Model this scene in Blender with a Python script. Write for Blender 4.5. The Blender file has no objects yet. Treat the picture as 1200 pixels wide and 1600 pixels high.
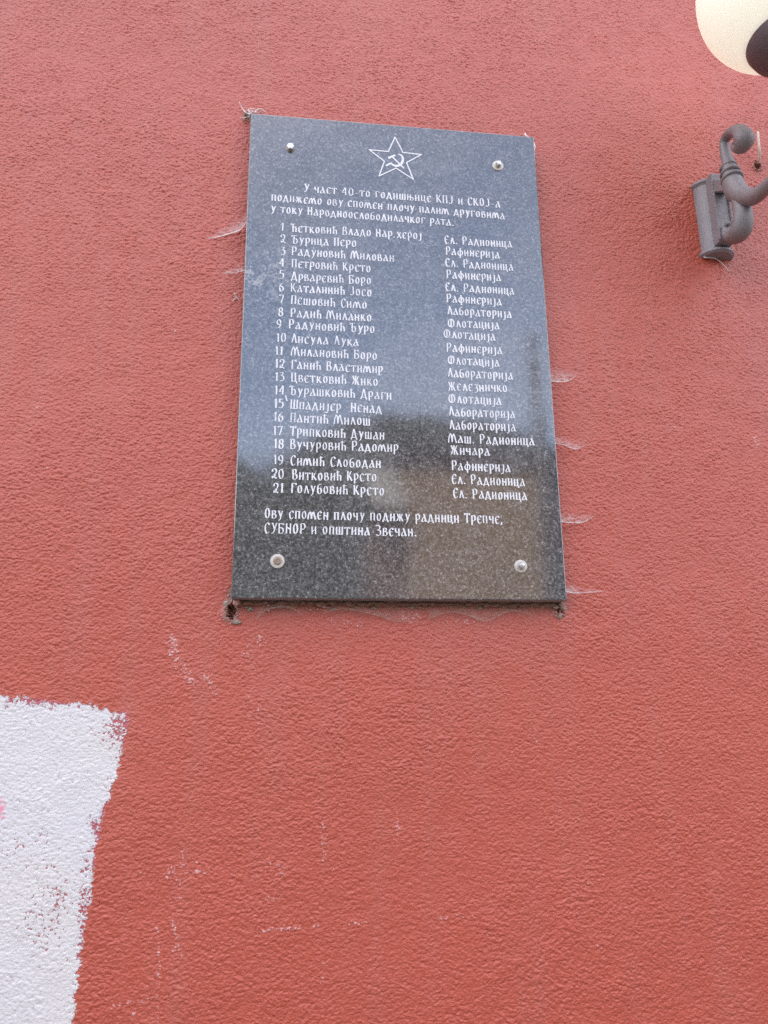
import bpy, bmesh, math, random
import numpy as np
from mathutils import Vector, Matrix

random.seed(7)
RNG = np.random.default_rng(11)
SC = bpy.context.scene
COL = SC.collection
R = math.radians

# ---------------------------------------------------------------- camera
PZ = 2.295                       # height of the plaque's centre
PT = 0.030                       # how far the plaque's face stands off the wall
CAM = Vector((-0.2014, -1.3288 - PT, PZ - 0.6947))
RT = Vector((0.9923727, -0.1228375, -0.0103637))
UP = Vector((-0.0213881, -0.2543636, 0.9668721))
FW = Vector((0.1214043, 0.9592758, 0.2550508))
FPX = 1192.0
cam = bpy.data.cameras.new('camera')
cam.sensor_fit = 'VERTICAL'; cam.sensor_height = 36.0; cam.lens = 36.0 * FPX / 1600.0
cam.clip_start = 0.02; cam.clip_end = 2000.0
co = bpy.data.objects.new('camera', cam); COL.objects.link(co)
m = Matrix((RT, UP, -FW)).transposed().to_4x4(); m.translation = CAM
co.matrix_world = m
SC.camera = co

# ---------------------------------------------------------------- light
SUN_EL, SUN_AZ = 50.0, -142.0    # azimuth from the street direction (-y): the sun stands behind the wall, high on the left
sdir = Vector((math.sin(R(SUN_AZ)) * math.cos(R(SUN_EL)), -math.cos(R(SUN_AZ)) * math.cos(R(SUN_EL)), math.sin(R(SUN_EL))))
sun = bpy.data.lights.new('sun', 'SUN'); sun.energy = 4.2; sun.angle = R(0.6); sun.color = (1.0, 0.93, 0.84)
so = bpy.data.objects.new('sun', sun); COL.objects.link(so)
so.rotation_euler = sdir.to_track_quat('Z', 'Y').to_euler(); so.location = (0, -3, 8)

world = bpy.data.worlds.new('World'); SC.world = world; world.use_nodes = True
nt = world.node_tree; nt.nodes.clear()
N = nt.nodes.new; L = nt.links.new
out = N('ShaderNodeOutputWorld'); bg = N('ShaderNodeBackground'); bg.inputs['Strength'].default_value = 0.15
sky = N('ShaderNodeTexSky'); sky.sky_type = 'NISHITA'; sky.sun_disc = False
sky.sun_elevation = R(SUN_EL); sky.sun_rotation = math.atan2(sdir.x, sdir.y)
sky.air_density = 1.0; sky.dust_density = 1.2; sky.ozone_density = 1.0
tc = N('ShaderNodeTexCoord'); mp = N('ShaderNodeMapping'); mp.inputs['Scale'].default_value = (1, 1, 1.9)
nz = N('ShaderNodeTexNoise'); nz.inputs['Scale'].default_value = 2.6; nz.inputs['Detail'].default_value = 7; nz.inputs['Roughness'].default_value = 0.55
rp = N('ShaderNodeValToRGB'); rp.color_ramp.elements[0].position = 0.36; rp.color_ramp.elements[1].position = 0.72
rp.color_ramp.elements[0].color = (0.18, 0.18, 0.18, 1); rp.color_ramp.elements[1].color = (0.95, 0.95, 0.95, 1)
mx = N('ShaderNodeMix'); mx.data_type = 'RGBA'
mx.inputs['B'].default_value = (13.2, 12.0, 12.1, 1)
L(tc.outputs['Generated'], mp.inputs['Vector']); L(mp.outputs['Vector'], nz.inputs['Vector'])
L(nz.outputs['Fac'], rp.inputs['Fac']); gd = N('ShaderNodeVectorMath'); gd.operation = 'DOT_PRODUCT'; gd.inputs[1].default_value = Vector((0.13, -0.90, 0.41)).normalized()   # a clearer blue gap low over the street
gm = N('ShaderNodeMapRange'); gm.interpolation_type = 'SMOOTHSTEP'
for k_, v_ in (('From Min', 0.86), ('From Max', 0.975), ('To Min', 1.0), ('To Max', 0.30)): gm.inputs[k_].default_value = v_
gx = N('ShaderNodeMath'); gx.operation = 'MULTIPLY'
L(tc.outputs['Generated'], gd.inputs[0]); L(gd.outputs['Value'], gm.inputs['Value']); L(rp.outputs['Color'], gx.inputs[0]); L(gm.outputs['Result'], gx.inputs[1]); L(gx.outputs['Value'], mx.inputs['Factor'])
dp = N('ShaderNodeVectorMath'); dp.operation = 'DOT_PRODUCT'; dp.inputs[1].default_value = Vector((0.10, -0.85, 0.52)).normalized()
mr = N('ShaderNodeMapRange'); mr.interpolation_type = 'SMOOTHSTEP'
for k_, v_ in (('From Min', 0.35), ('From Max', 0.95), ('To Min', 1.0), ('To Max', 1.68)): mr.inputs[k_].default_value = v_
sc_ = N('ShaderNodeVectorMath'); sc_.operation = 'SCALE'          # the sunlit haze opposite the sun, over the street
L(tc.outputs['Generated'], dp.inputs[0]); L(dp.outputs['Value'], mr.inputs['Value']); L(mr.outputs['Result'], sc_.inputs['Scale'])
sk2 = N('ShaderNodeVectorMath'); sk2.operation = 'SCALE'; sk2.inputs['Scale'].default_value = 1.9
L(sky.outputs['Color'], sk2.inputs[0]); L(sk2.outputs['Vector'], mx.inputs['A']); L(mx.outputs['Result'], sc_.inputs[0]); L(sc_.outputs['Vector'], bg.inputs['Color']); L(bg.outputs['Background'], out.inputs['Surface'])

vs = SC.view_settings; vs.view_transform = 'Standard'; vs.look = 'None'; vs.gamma = 1.0; vs.exposure = 0.71; vs.use_curve_mapping = False
SC.cycles.max_bounces = 8; SC.cycles.use_denoising = False     # the denoiser wipes out the fine grit

# ---------------------------------------------------------------- helpers
def ray(u, v):
    return (RT * ((u - 600) / FPX) + UP * (-(v - 800) / FPX) + FW)
def on_y(u, v, y=0.0):           # picture point -> point on the plane y
    d = ray(u, v); k = (y - CAM.y) / d.y
    return CAM + d * k
def on_x(u, v, x):               # picture point -> point on the plane x
    d = ray(u, v); k = (x - CAM.x) / d.x
    return CAM + d * k

def tag(o, label=None, cat=None, group=None, kind=None):
    if label: o['label'] = label
    if cat: o['category'] = cat
    if group: o['group'] = group
    if kind: o['kind'] = kind
    return o
def empty(name, loc, label, cat, group=None):
    o = bpy.data.objects.new(name, None); COL.objects.link(o); o.location = loc; o.empty_display_size = 0.1
    return tag(o, label, cat, group)
def link(name, me, mat, parent=None, smooth=False):
    o = bpy.data.objects.new(name, me); COL.objects.link(o)
    if mat: me.materials.append(mat)
    if smooth: me.polygons.foreach_set('use_smooth', [True] * len(me.polygons))
    if parent:
        o.parent = parent                       # meshes are written in world space
        bpy.context.view_layer.update()
        o.matrix_parent_inverse = world_of(parent).inverted()
    return o
def world_of(o):
    mw = Matrix.LocRotScale(o.location, o.rotation_euler, o.scale)
    if o.parent: mw = world_of(o.parent) @ o.matrix_parent_inverse @ mw
    return mw
def finish(name, bm, mat, parent=None, smooth=False):
    bmesh.ops.recalc_face_normals(bm, faces=bm.faces)
    me = bpy.data.meshes.new(name); bm.to_mesh(me); bm.free()
    return link(name, me, mat, parent, smooth)
def box(bm, a, b, bevel=0.0, seg=2):
    r = bmesh.ops.create_cube(bm, size=1.0)
    for v in r['verts']:
        v.co = Vector([(a[i] + b[i]) / 2 + v.co[i] * (b[i] - a[i]) for i in range(3)])
    if bevel:
        es = list({e for v in r['verts'] for e in v.link_edges})
        bmesh.ops.bevel(bm, geom=es, offset=bevel, segments=seg, affect='EDGES', profile=0.6)
def catmull(pts, n=6):
    P = [np.array(p, float) for p in pts]; o = []
    for i in range(len(P) - 1):
        p0 = P[i - 1] if i else 2 * P[0] - P[1]; p1 = P[i]; p2 = P[i + 1]
        p3 = P[i + 2] if i + 2 < len(P) else 2 * P[-1] - P[-2]
        for k in range(n):
            t = k / n
            o.append(0.5 * (2 * p1 + (p2 - p0) * t + (2 * p0 - 5 * p1 + 4 * p2 - p3) * t * t + (3 * p1 - p0 - 3 * p2 + p3) * t ** 3))
    o.append(P[-1]); return o
def sweep(bm, pts, n=6, seg=16, flat=1.0, cap=True):   # pts: (x,y,z,r) -> a smooth tapering tube
    C = catmull(pts, n); X = [Vector(c[:3]) for c in C]; rr = [max(c[3], 1e-4) for c in C]
    rings = []; nrm = None
    for i, p in enumerate(X):
        t = (X[min(i + 1, len(X) - 1)] - X[max(i - 1, 0)]).normalized()
        if nrm is None:
            nrm = t.cross(Vector((1, 0, 0)))
            if nrm.length < 0.1: nrm = t.cross(Vector((0, 1, 0)))
        nrm = (nrm - t * nrm.dot(t)).normalized(); b = t.cross(nrm)
        rings.append([bm.verts.new(p + (nrm * math.cos(a) + b * math.sin(a) * flat) * rr[i]) for a in [2 * math.pi * k / seg for k in range(seg)]])
    for i in range(len(rings) - 1):
        for k in range(seg):
            bm.faces.new((rings[i][k], rings[i][(k + 1) % seg], rings[i + 1][(k + 1) % seg], rings[i + 1][k]))
    if cap:
        for rg, p, s in ((rings[0], X[0] - (X[1] - X[0]).normalized() * rr[0] * 0.5, -1), (rings[-1], X[-1] + (X[-1] - X[-2]).normalized() * rr[-1] * 0.5, 1)):
            c = bm.verts.new(p)
            for k in range(seg): bm.faces.new((rg[k], rg[(k + 1) % seg], c))
def lathe(bm, prof, origin, axis=(0, 0, 1), seg=40, a0=0.0, a1=2 * math.pi):
    q = Vector((0, 0, 1)).rotation_difference(Vector(axis)); full = abs(a1 - a0 - 2 * math.pi) < 1e-6
    n = seg if full else seg + 1; rings = []
    for (r, h) in prof:
        rings.append([bm.verts.new(Vector(origin) + q @ Vector((max(r, 1e-5) * math.cos(a0 + (a1 - a0) * k / seg), max(r, 1e-5) * math.sin(a0 + (a1 - a0) * k / seg), h))) for k in range(n)])
    for i in range(len(rings) - 1):
        for k in range(seg):
            bm.faces.new((rings[i][k], rings[i][(k + 1) % n], rings[i + 1][(k + 1) % n], rings[i + 1][k]))
    for rg in (rings[0], rings[-1]):
        try: bm.faces.new(rg)
        except ValueError: pass

# material helpers
def new_mat(name):
    mt = bpy.data.materials.new(name); mt.use_nodes = True; t = mt.node_tree
    b = next(n for n in t.nodes if n.type == 'BSDF_PRINCIPLED')
    return mt, t, b
def node(t, kind, **kw):
    n = t.nodes.new(kind)
    for k, v in kw.items():
        if k in n.inputs: n.inputs[k].default_value = v
        else: setattr(n, k, v)
    return n
def mathn(t, op, a, b=None, c=None, clamp=False):
    n = t.nodes.new('ShaderNodeMath'); n.operation = op; n.use_clamp = clamp
    for i, v in enumerate((a, b, c)):
        if v is None: continue
        if isinstance(v, (int, float)): n.inputs[i].default_value = v
        else: t.links.new(v, n.inputs[i])
    return n.outputs[0]
def mixc(t, f, a, b):
    n = t.nodes.new('ShaderNodeMix'); n.data_type = 'RGBA'
    for s, v in (('Factor', f), ('A', a), ('B', b)):
        if isinstance(v, (int, float)): n.inputs[s].default_value = v
        elif isinstance(v, tuple): n.inputs[s].default_value = (*v, 1) if len(v) == 3 else v
        else: t.links.new(v, n.inputs[s])
    return n.outputs['Result']
def ramp(t, f, p0, p1):          # smooth step
    n = t.nodes.new('ShaderNodeMapRange'); n.interpolation_type = 'SMOOTHSTEP'
    n.inputs['From Min'].default_value = p0; n.inputs['From Max'].default_value = p1
    t.links.new(f, n.inputs['Value']); return n.outputs['Result']
def noise(t, scale, detail=2, rough=0.5, coord=None, stretch=None):
    c = t.nodes.new('ShaderNodeTexCoord').outputs['Object'] if coord is None else coord
    if stretch:
        mpn = t.nodes.new('ShaderNodeMapping'); mpn.inputs['Scale'].default_value = stretch; t.links.new(c, mpn.inputs['Vector']); c = mpn.outputs['Vector']
    n = t.nodes.new('ShaderNodeTexNoise'); n.inputs['Scale'].default_value = scale; n.inputs['Detail'].default_value = detail; n.inputs['Roughness'].default_value = rough
    t.links.new(c, n.inputs['Vector']); return n.outputs['Fac']
def attr(t, name):
    n = t.nodes.new('ShaderNodeAttribute'); n.attribute_name = name; return n.outputs['Fac']
def bump(t, b, h, strength, dist):
    n = t.nodes.new('ShaderNodeBump'); n.inputs['Strength'].default_value = strength; n.inputs['Distance'].default_value = dist
    t.links.new(h, n.inputs['Height']); t.links.new(n.outputs['Normal'], b.inputs['Normal']); return n
def simple(name, col, rough=0.6, var=0.25, scale=6.0, metal=0.0, bmp=0.0, bscale=60.0):
    mt, t, b = new_mat(name)
    f = noise(t, scale, 5, 0.6)
    c = mixc(t, f, tuple(x * (1 - var) for x in col), tuple(min(1, x * (1 + var)) for x in col))
    t.links.new(c, b.inputs['Base Color']); b.inputs['Roughness'].default_value = rough; b.inputs['Metallic'].default_value = metal
    if bmp: bump(t, b, noise(t, bscale, 4, 0.6), 1.0, bmp)
    return mt

# ---------------------------------------------------------------- the stucco wall
def stucco_material():
    mt, t, b = new_mat('red_stucco')
    h = attr(t, 'grain'); paint = attr(t, 'paint'); chalk = attr(t, 'chalk'); smear = attr(t, 'smear'); dirt_shade = attr(t, 'dirt_shade'); pink = attr(t, 'pink'); fine = attr(t, 'fine')
    big = noise(t, 1.6, 4, 0.55); mid = noise(t, 22, 4, 0.6); tiny = noise(t, 420, 2, 0.5); spc = noise(t, 400, 3, 0.65); spk = noise(t, 170, 2, 0.55)
    red = mixc(t, big, (0.450, 0.073, 0.036), (0.500, 0.088, 0.046))
    red = mixc(t, ramp(t, mid, 0.35, 0.75), red, (0.475, 0.084, 0.044))
    red = mixc(t, mathn(t, 'MULTIPLY', ramp(t, spk, 0.66, 0.80), 0.15), red, (0.66, 0.24, 0.19))
    # pale smooth smears of filler beside the plaque
    red = mixc(t, mathn(t, 'MULTIPLY', smear, 0.40), red, (0.60, 0.29, 0.25))
    red = mixc(t, mathn(t, 'MULTIPLY', attr(t, 'lip'), 0.9), red, (0.78, 0.62, 0.57))
    red = mixc(t, mathn(t, 'MULTIPLY', ramp(t, mathn(t, 'ADD', dirt_shade, mathn(t, 'MULTIPLY', mathn(t, 'SUBTRACT', mid, 0.5), 0.8)), 0.15, 1.0), 0.8), red, (0.25, 0.145, 0.105))
    # magenta under-spray where the white paint thins out
    red = mixc(t, ramp(t, pink, 0.1, 0.8), red, (0.44, 0.080, 0.10))
    # white paint: catches the grain's tops first, leaves the pits
    g = mathn(t, 'ADD', mathn(t, 'MULTIPLY', h, 0.24), mathn(t, 'MULTIPLY', spc, 0.76))
    wm = ramp(t, mathn(t, 'ADD', paint, mathn(t, 'MULTIPLY', mathn(t, 'SUBTRACT', g, 0.5), 2.3)), 0.34, 0.50)
    wm = mathn(t, 'MULTIPLY', wm, ramp(t, paint, 0.02, 0.12))
    streak = noise(t, 7, 4, 0.6, stretch=(2.2, 1, 0.22))
    red = mixc(t, mathn(t, 'MULTIPLY', ramp(t, streak, 0.45, 0.72), 0.16), red, (0.46, 0.13, 0.09))
    red = mixc(t, mathn(t, 'MULTIPLY', ramp(t, noise(t, 3.1, 5, 0.65), 0.52, 0.74), 0.14), red, (0.35, 0.055, 0.034))
    wcol = mixc(t, ramp(t, noise(t, 5, 3), 0.35, 0.7), (0.69, 0.66, 0.62), (0.67, 0.65, 0.64))
    streak = noise(t, 7, 4, 0.6, stretch=(2.2, 1, 0.22))
    red = mixc(t, mathn(t, 'MULTIPLY', ramp(t, streak, 0.45, 0.72), 0.16), red, (0.46, 0.13, 0.09))
    red = mixc(t, mathn(t, 'MULTIPLY', ramp(t, noise(t, 3.1, 5, 0.65), 0.52, 0.74), 0.14), red, (0.35, 0.055, 0.034))
    wcol = mixc(t, attr(t, 'blush'), wcol, (0.80, 0.30, 0.38))
    col = mixc(t, wm, red, wcol)
    # chalky scuffs on the grain's tops
    cm = ramp(t, mathn(t, 'ADD', chalk, mathn(t, 'MULTIPLY', mathn(t, 'SUBTRACT', mathn(t, 'ADD', mathn(t, 'MULTIPLY', h, 0.25), mathn(t, 'MULTIPLY', spc, 0.75)), 0.52), 3.2)), 0.46, 0.76)
    cm = mathn(t, 'MULTIPLY', cm, ramp(t, chalk, 0.03, 0.2))
    col = mixc(t, mathn(t, 'MULTIPLY', cm, 0.66), col, (0.76, 0.56, 0.54))
    t.links.new(col, b.inputs['Base Color'])
    b.inputs['Roughness'].default_value = 0.45
    b.inputs['Specular IOR Level'].default_value = 0.78
    # bump: fine sand everywhere, and the coarse grain where the mesh is too wide to carry it
    coarse = noise(t, 95, 3, 0.5, stretch=(0.8, 1, 1.15))
    grit = noise(t, 245, 3, 0.6, stretch=(0.75, 1, 1.25))
    hh = mathn(t, 'ADD', mathn(t, 'ADD', mathn(t, 'MULTIPLY', tiny, 0.14), mathn(t, "MULTIPLY", grit, 0.80)), mathn(t, 'MULTIPLY', coarse, mathn(t, 'MULTIPLY', mathn(t, 'SUBTRACT', 1.0, fine), 1.6)))
    hh = mathn(t, 'MULTIPLY', hh, mathn(t, 'SUBTRACT', 1.0, mathn(t, 'MULTIPLY', smear, 0.8)))
    hh = mathn(t, 'MULTIPLY', hh, mathn(t, 'SUBTRACT', 1.0, mathn(t, 'MULTIPLY', wm, 0.45)))
    bump(t, b, hh, 1.0, 0.0022)
    return mt

TILE = 1600; STEP = 0.0012
def band(lx, lz, width, seed):
    r = np.random.default_rng(seed); f = np.fft.fft2(r.standard_normal((TILE, TILE)))
    kz = np.fft.fftfreq(TILE, STEP)[:, None]; kx = np.fft.fftfreq(TILE, STEP)[None, :]
    k = np.sqrt((kx * lx) ** 2 + (kz * lz) ** 2) + 1e-9
    s = np.exp(-(np.log(k) / width) ** 2 / 2); s[0, 0] = 0
    n = np.fft.ifft2(f * s).real; return n / n.std()
def grains(n, rx, rz, seed):      # sand grains bedded in the render: the highest dome wins at each point
    r = np.random.default_rng(seed); T = np.zeros((TILE, TILE))
    cx = r.uniform(0, TILE, n); cz = r.uniform(0, TILE, n); k = np.exp(r.normal(0, 0.30, n)); hh = r.uniform(0.45, 1.0, n) * np.clip(k, 0.6, 1.3)
    ax = rx / STEP * k * r.uniform(0.8, 1.25, n); az = rz / STEP * k; th = r.normal(-0.12, 0.38, n); c_, s_ = np.cos(th), np.sin(th); w = int(math.ceil(rx * 2.2 / STEP))
    ix = np.floor(cx).astype(int); iz = np.floor(cz).astype(int)
    for dj in range(-w, w + 1):
        for di in range(-w, w + 1):
            ex = ix + di - cx; ez = iz + dj - cz; q = ((ex * c_ + ez * s_) / ax) ** 2 + ((ez * c_ - ex * s_) / az) ** 2; msk = q < 1
            np.maximum.at(T, ((iz + dj)[msk] % TILE, (ix + di)[msk] % TILE), hh[msk] * np.sqrt(1 - q[msk]))
    return T
def sample(tile, X, Z):
    u = (X / STEP) % TILE; v = (Z / STEP) % TILE
    i = np.floor(u).astype(int) % TILE; j = np.floor(v).astype(int) % TILE; fu = u - np.floor(u); fv = v - np.floor(v)
    i2 = (i + 1) % TILE; j2 = (j + 1) % TILE
    return (tile[j, i] * (1 - fu) + tile[j, i2] * fu) * (1 - fv) + (tile[j2, i] * (1 - fu) + tile[j2, i2] * fu) * fv
def grow(edge, limit, s0, sgn):
    o = []; s = s0; p = edge
    while sgn * (limit - p) > 0:
        s = min(s * 1.16, 0.25); p += sgn * s; o.append(p)
    return o
def sstep(x, a, b):
    q = np.clip((x - a) / (b - a), 0, 1); return q * q * (3 - 2 * q)

def wall_px(pts, y=0.0):
    return np.array([[on_y(u, v, y).x, on_y(u, v, y).z] for u, v in pts])
def seg_dist(X, Z, P):           # distance to a polyline, side (+ = left of travel), run 0..1
    best = np.full(X.shape, 1e9); side = np.zeros(X.shape); run = np.zeros(X.shape)
    ln = np.hypot(*(P[1:] - P[:-1]).T); cum = np.concatenate([[0], np.cumsum(ln)]); tot = cum[-1]
    for a, b, l, c in zip(P[:-1], P[1:], ln, cum):
        d = (b - a) / l; t = np.clip((X - a[0]) * d[0] + (Z - a[1]) * d[1], 0, l)
        ex = X - (a[0] + d[0] * t); ez = Z - (a[1] + d[1] * t); q = np.hypot(ex, ez); msk = q < best
        best = np.where(msk, q, best); side = np.where(msk, d[0] * ez - d[1] * ex, side); run = np.where(msk, (c + t) / tot, run)
    return best, side, run
def region(xs, zs, P, pad):
    i0, i1 = np.searchsorted(xs, [P[:, 0].min() - pad, P[:, 0].max() + pad]); j0, j1 = np.searchsorted(zs, [P[:, 1].min() - pad, P[:, 1].max() + pad])
    return slice(j0, j1), slice(i0, i1)

def build_wall():
    fx = np.arange(-0.90, 1.00, STEP); fz = np.arange(PZ - 1.27, PZ + 1.04, STEP)
    xs = np.array(sorted(grow(fx[0], -7.0, STEP, -1)) + list(fx) + grow(fx[-1], 7.0, STEP, 1))
    zs = np.array(sorted(grow(fz[0], 0.12, STEP, -1)) + list(fz) + grow(fz[-1], 6.4, STEP, 1)); zs[0] = 0.0
    X, Z = np.meshgrid(xs, zs); sh = X.shape
    dx = np.gradient(xs)[None, :] * np.ones(sh); dz = np.gradient(zs)[:, None] * np.ones(sh)
    fine = 1 - sstep(np.maximum(dx, dz), STEP * 1.3, STEP * 3.5)
    GT = grains(int(TILE * TILE * STEP * STEP / 0.0024 ** 2), 0.0029, 0.00165, 1); GT = (GT - GT.mean()) / GT.std()
    a = sample(GT, X, Z); c = sample(band(0.0150, 0.0095, 0.6, 2), X, Z); w = sample(band(0.11, 0.11, 0.5, 3), X, Z); vbig = sample(band(0.55, 0.55, 0.4, 4), X, Z)
    g = np.clip((a * (1 + 0.12 * w) + c * 0.16) * 0.52, -1.6, 1.2)
    amp = (0.00076 + 0.00008 * np.clip(vbig, -2, 2)) * fine
    smear = np.zeros(sh); dirt_shade = np.zeros(sh); chalk = np.zeros(sh); paint = np.zeros(sh); pink = np.zeros(sh); blush = np.zeros(sh); lift = np.zeros(sh); lip = np.zeros(sh)

    # dust and old sealant round the slab, with a painted contact shadow
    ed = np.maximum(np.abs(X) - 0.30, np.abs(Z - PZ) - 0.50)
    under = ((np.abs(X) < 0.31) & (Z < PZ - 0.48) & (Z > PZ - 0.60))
    dirt_shade += under * np.exp(-np.clip(PZ - 0.505 - Z, 0, 1) / 0.020) * 0.62
    dirt_shade += (ed > -0.03) * np.exp(-np.clip(ed, 0, 1) / 0.013) * 0.40  # grime along the edges, also painting in the slab's contact shadow
    smear = np.maximum(smear, under * np.exp(-np.clip(PZ - 0.50 - Z, 0, 1) / 0.020) * 0.25)

    # broken-out holes at the slab's two lower corners
    for (u, v, r, dp) in ((361, 957, 0.010, 0.016), (364, 947, 0.007, 0.010), (872, 953, 0.007, 0.007), (1182, 260, 0.007, 0.012), (389, 182, 0.007, 0.006)):
        P = wall_px([(u, v)])[0]; d = np.hypot(X - P[0], (Z - P[1]) * 0.8) + 0.0022 * a
        lift -= dp * (1 - sstep(d, r * 0.35, r)); lift += 0.0035 * np.exp(-((d - r * 1.25) / (r * 0.35)) ** 2)
        dirt_shade = np.maximum(dirt_shade, 1.6 * (1 - sstep(d, r * 0.7, r * 1.9))); smear = np.maximum(smear, 0.9 * np.exp(-((d - r * 1.35) / (r * 0.45)) ** 2))

    # white painted patch, lower left
    R_edge = [(199, 1112), (201, 1128), (196, 1160), (188, 1190), (178, 1225), (165, 1270), (157, 1300), (150, 1330), (146, 1370), (142, 1410), (134, 1450), (127, 1500), (121, 1550), (114, 1610), (104, 1700), (98, 1790)]
    top = [(-420, 1072), (-300, 1078), (-200, 1075), (-90, 1080), (0, 1085), (60, 1091), (110, 1097), (145, 1102), (180, 1110), (199, 1112)]
    Pe = wall_px(top + R_edge[1:]); x, z = X, Z
    # signed distance: positive inside (below the top edge, left of the right edge)
    ze = np.interp(x, Pe[:len(top), 0], Pe[:len(top), 1]); Pr = Pe[len(top) - 1:]; xe = np.interp(-z, -Pr[:, 1], Pr[:, 0])
    wob = 0.0013 * sample(band(0.03, 0.03, 0.6, 8), X, Z)
    sT = ze - z; sR = xe - x
    kk = 0.012; hh = np.clip(0.5 + 0.5 * (sR - sT) / kk, 0, 1); sd = sR * (1 - hh) + sT * hh - kk * hh * (1 - hh)
    sd = np.where(z < 0.80, np.minimum(sd, z - 0.80), sd) + wob
    cover = sstep(sd, -0.005, 0.009) * 1.02
    patch = sample(band(0.09, 0.09, 0.5, 9), X, Z)
    thin = 0.42 * np.exp(-np.clip(sd, 0, 1) / 0.022) * sstep(patch + 0.3, -0.4, 1.0)
    def blob(u, v, ru, rv, s):
        P = wall_px([(u, v), (u + ru, v), (u, v + rv)]); return s * np.exp(-(((X - P[0, 0]) / (P[1, 0] - P[0, 0])) ** 2 + ((Z - P[0, 1]) / (P[2, 1] - P[0, 1])) ** 2))
    thin += blob(178, 1138, 26, 28, 0.48) + blob(130, 1420, 11, 60, 0.52) + blob(92, 1400, 16, 24, 0.26) + blob(70, 1450, 42, 55, 0.33) + blob(30, 1330, 60, 60, 0.20) + blob(45, 1096, 44, 7, 0.50) + blob(148, 1290, 12, 18, 0.45) + blob(90, 1360, 30, 60, 0.08)
    paint = np.clip(cover - thin * cover, 0, 1) * (sd > -0.01); paint = np.where(sd > 0.002, np.maximum(paint, 0.30), paint)
    pink = sstep(sd, -0.001, 0.005) * (0.35 + 0.65 * np.exp(-np.clip(sd, 0, 1) / 0.06)) + blob(194, 1128, 9, 22, 0.6)
    pink = np.clip(pink, 0, 1)
    blush = blob(0, 1262, 7, 12, 1.1) + blob(6, 1277, 3, 3, 0.6); blush = np.clip(blush + blush * 0.4 * c, 0, 1) * (blush > 0.12)

    # chalky scuffs and scratches
    def scuff(px, rad, s, jit=0.6):
        P = wall_px(px); sl = region(xs, zs, P, rad * 4); d, _, t = seg_dist(X[sl], Z[sl], P)
        chalk[sl] = np.maximum(chalk[sl], s * np.exp(-(d / rad) ** 2) * (1 + jit * 0.35 * np.sin(t * 23 + px[0][0])))
    scuff([(268, 992), (272, 1030), (285, 1045)], 0.011, 0.52); scuff([(285, 1040), (300, 1066)], 0.010, 0.46); scuff([(322, 1060), (335, 1082)], 0.009, 0.38)
    scuff([(388, 1010), (395, 1060), (390, 1120)], 0.006, 0.20); scuff([(405, 1110), (402, 1140)], 0.005, 0.28); scuff([(370, 1030), (385, 1018), (412, 1003)], 0.005, 0.34); scuff([(405, 990), (404, 1000)], 0.004, 0.55)
    for px in ([(216, 1375), (221, 1363), (232, 1376), (230, 1383)], [(256, 1352), (268, 1356), (276, 1372), (282, 1385)], [(285, 1330), (284, 1350), (285, 1362), (325, 1362)], [(262, 1373), (263, 1358)], [(270, 1440), (276, 1460), (278, 1470)], [(278, 1458), (277, 1475), (266, 1500)], [(278, 1470), (284, 1495)],
               [(247, 1450), (248, 1500), (247, 1560), (248, 1600)], [(395, 1370), (415, 1362), (440, 1366), (448, 1360)], [(418, 1348), (440, 1354), (449, 1362)], [(400, 1457), (425, 1452), (455, 1450), (500, 1446)], [(365, 1360), (364, 1368)], [(685, 1434), (712, 1432), (738, 1433)],
               [(621, 1262), (622, 1310), (621, 1350)], [(504, 1290), (505, 1345)], [(505, 1505), (504, 1535)], [(160, 1575), (205, 1565), (245, 1562)], [(200, 1600), (212, 1580)], [(545, 1445), (570, 1442)], [(402, 1404), (430, 1405)], [(255, 1405), (280, 1404)], [(835, 1142), (836, 1158), (850, 1162)], [(889, 1388), (893, 1396)], [(908, 1384), (915, 1381)], [(936, 1368), (944, 1365)]):
        scuff(px, 0.0040, 0.40)
    scuff([(713, 62), (716, 82)], 0.010, 0.30); scuff([(1180, 685), (1185, 700)], 0.014, 0.36); scuff([(983, 784), (988, 792)], 0.008, 0.22); scuff([(868, 115), (872, 122)], 0.006, 0.30); scuff([(1040, 660), (1052, 668)], 0.014, 0.20); scuff([(396, 173), (385, 172), (378, 165)], 0.006, 0.42); scuff([(372, 410), (366, 470)], 0.005, 0.26); scuff([(832, 215), (836, 245)], 0.004, 0.55)
    scuff([(819, 211), (826, 214)], 0.004, 0.55); scuff([(628, 962), (655, 966)], 0.012, 0.40); scuff([(700, 972), (760, 968)], 0.010, 0.30); scuff([(500, 970), (560, 975)], 0.009, 0.28); scuff([(440, 1060), (600, 1100), (900, 1040)], 0.030, 0.05)
    for k in range(60):                        # lone pale grains knocked free
        u = RNG.uniform(20, 1190); v = RNG.uniform(20, 1590); scuff([(u, v), (u + RNG.uniform(-2, 2), v + RNG.uniform(1, 3))], RNG.uniform(0.0008, 0.0017), RNG.uniform(0.4, 0.9), 0)

    hgt = g * amp * (1 - 0.88 * np.clip(smear, 0, 1)) * (1 - 0.42 * np.clip(cover, 0, 1)) + 0.00022 * w * fine + 0.0009 * vbig * fine + lift
    hgt *= np.clip(np.minimum(1, 1), 0, 1)
    nV = sh[0] * sh[1]; V = np.empty((nV, 3), np.float32); V[:, 0] = X.ravel(); V[:, 1] = -hgt.ravel(); V[:, 2] = Z.ravel()
    idx = np.arange(nV).reshape(sh); Q = np.stack([idx[:-1, :-1], idx[:-1, 1:], idx[1:, 1:], idx[1:, :-1]], -1).reshape(-1, 4)
    # thickness: sides and a back so the wall is a solid slab
    border = np.concatenate([idx[0, :], idx[1:, -1], idx[-1, -2::-1], idx[-2:0:-1, 0]]); nb = len(border)
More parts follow.
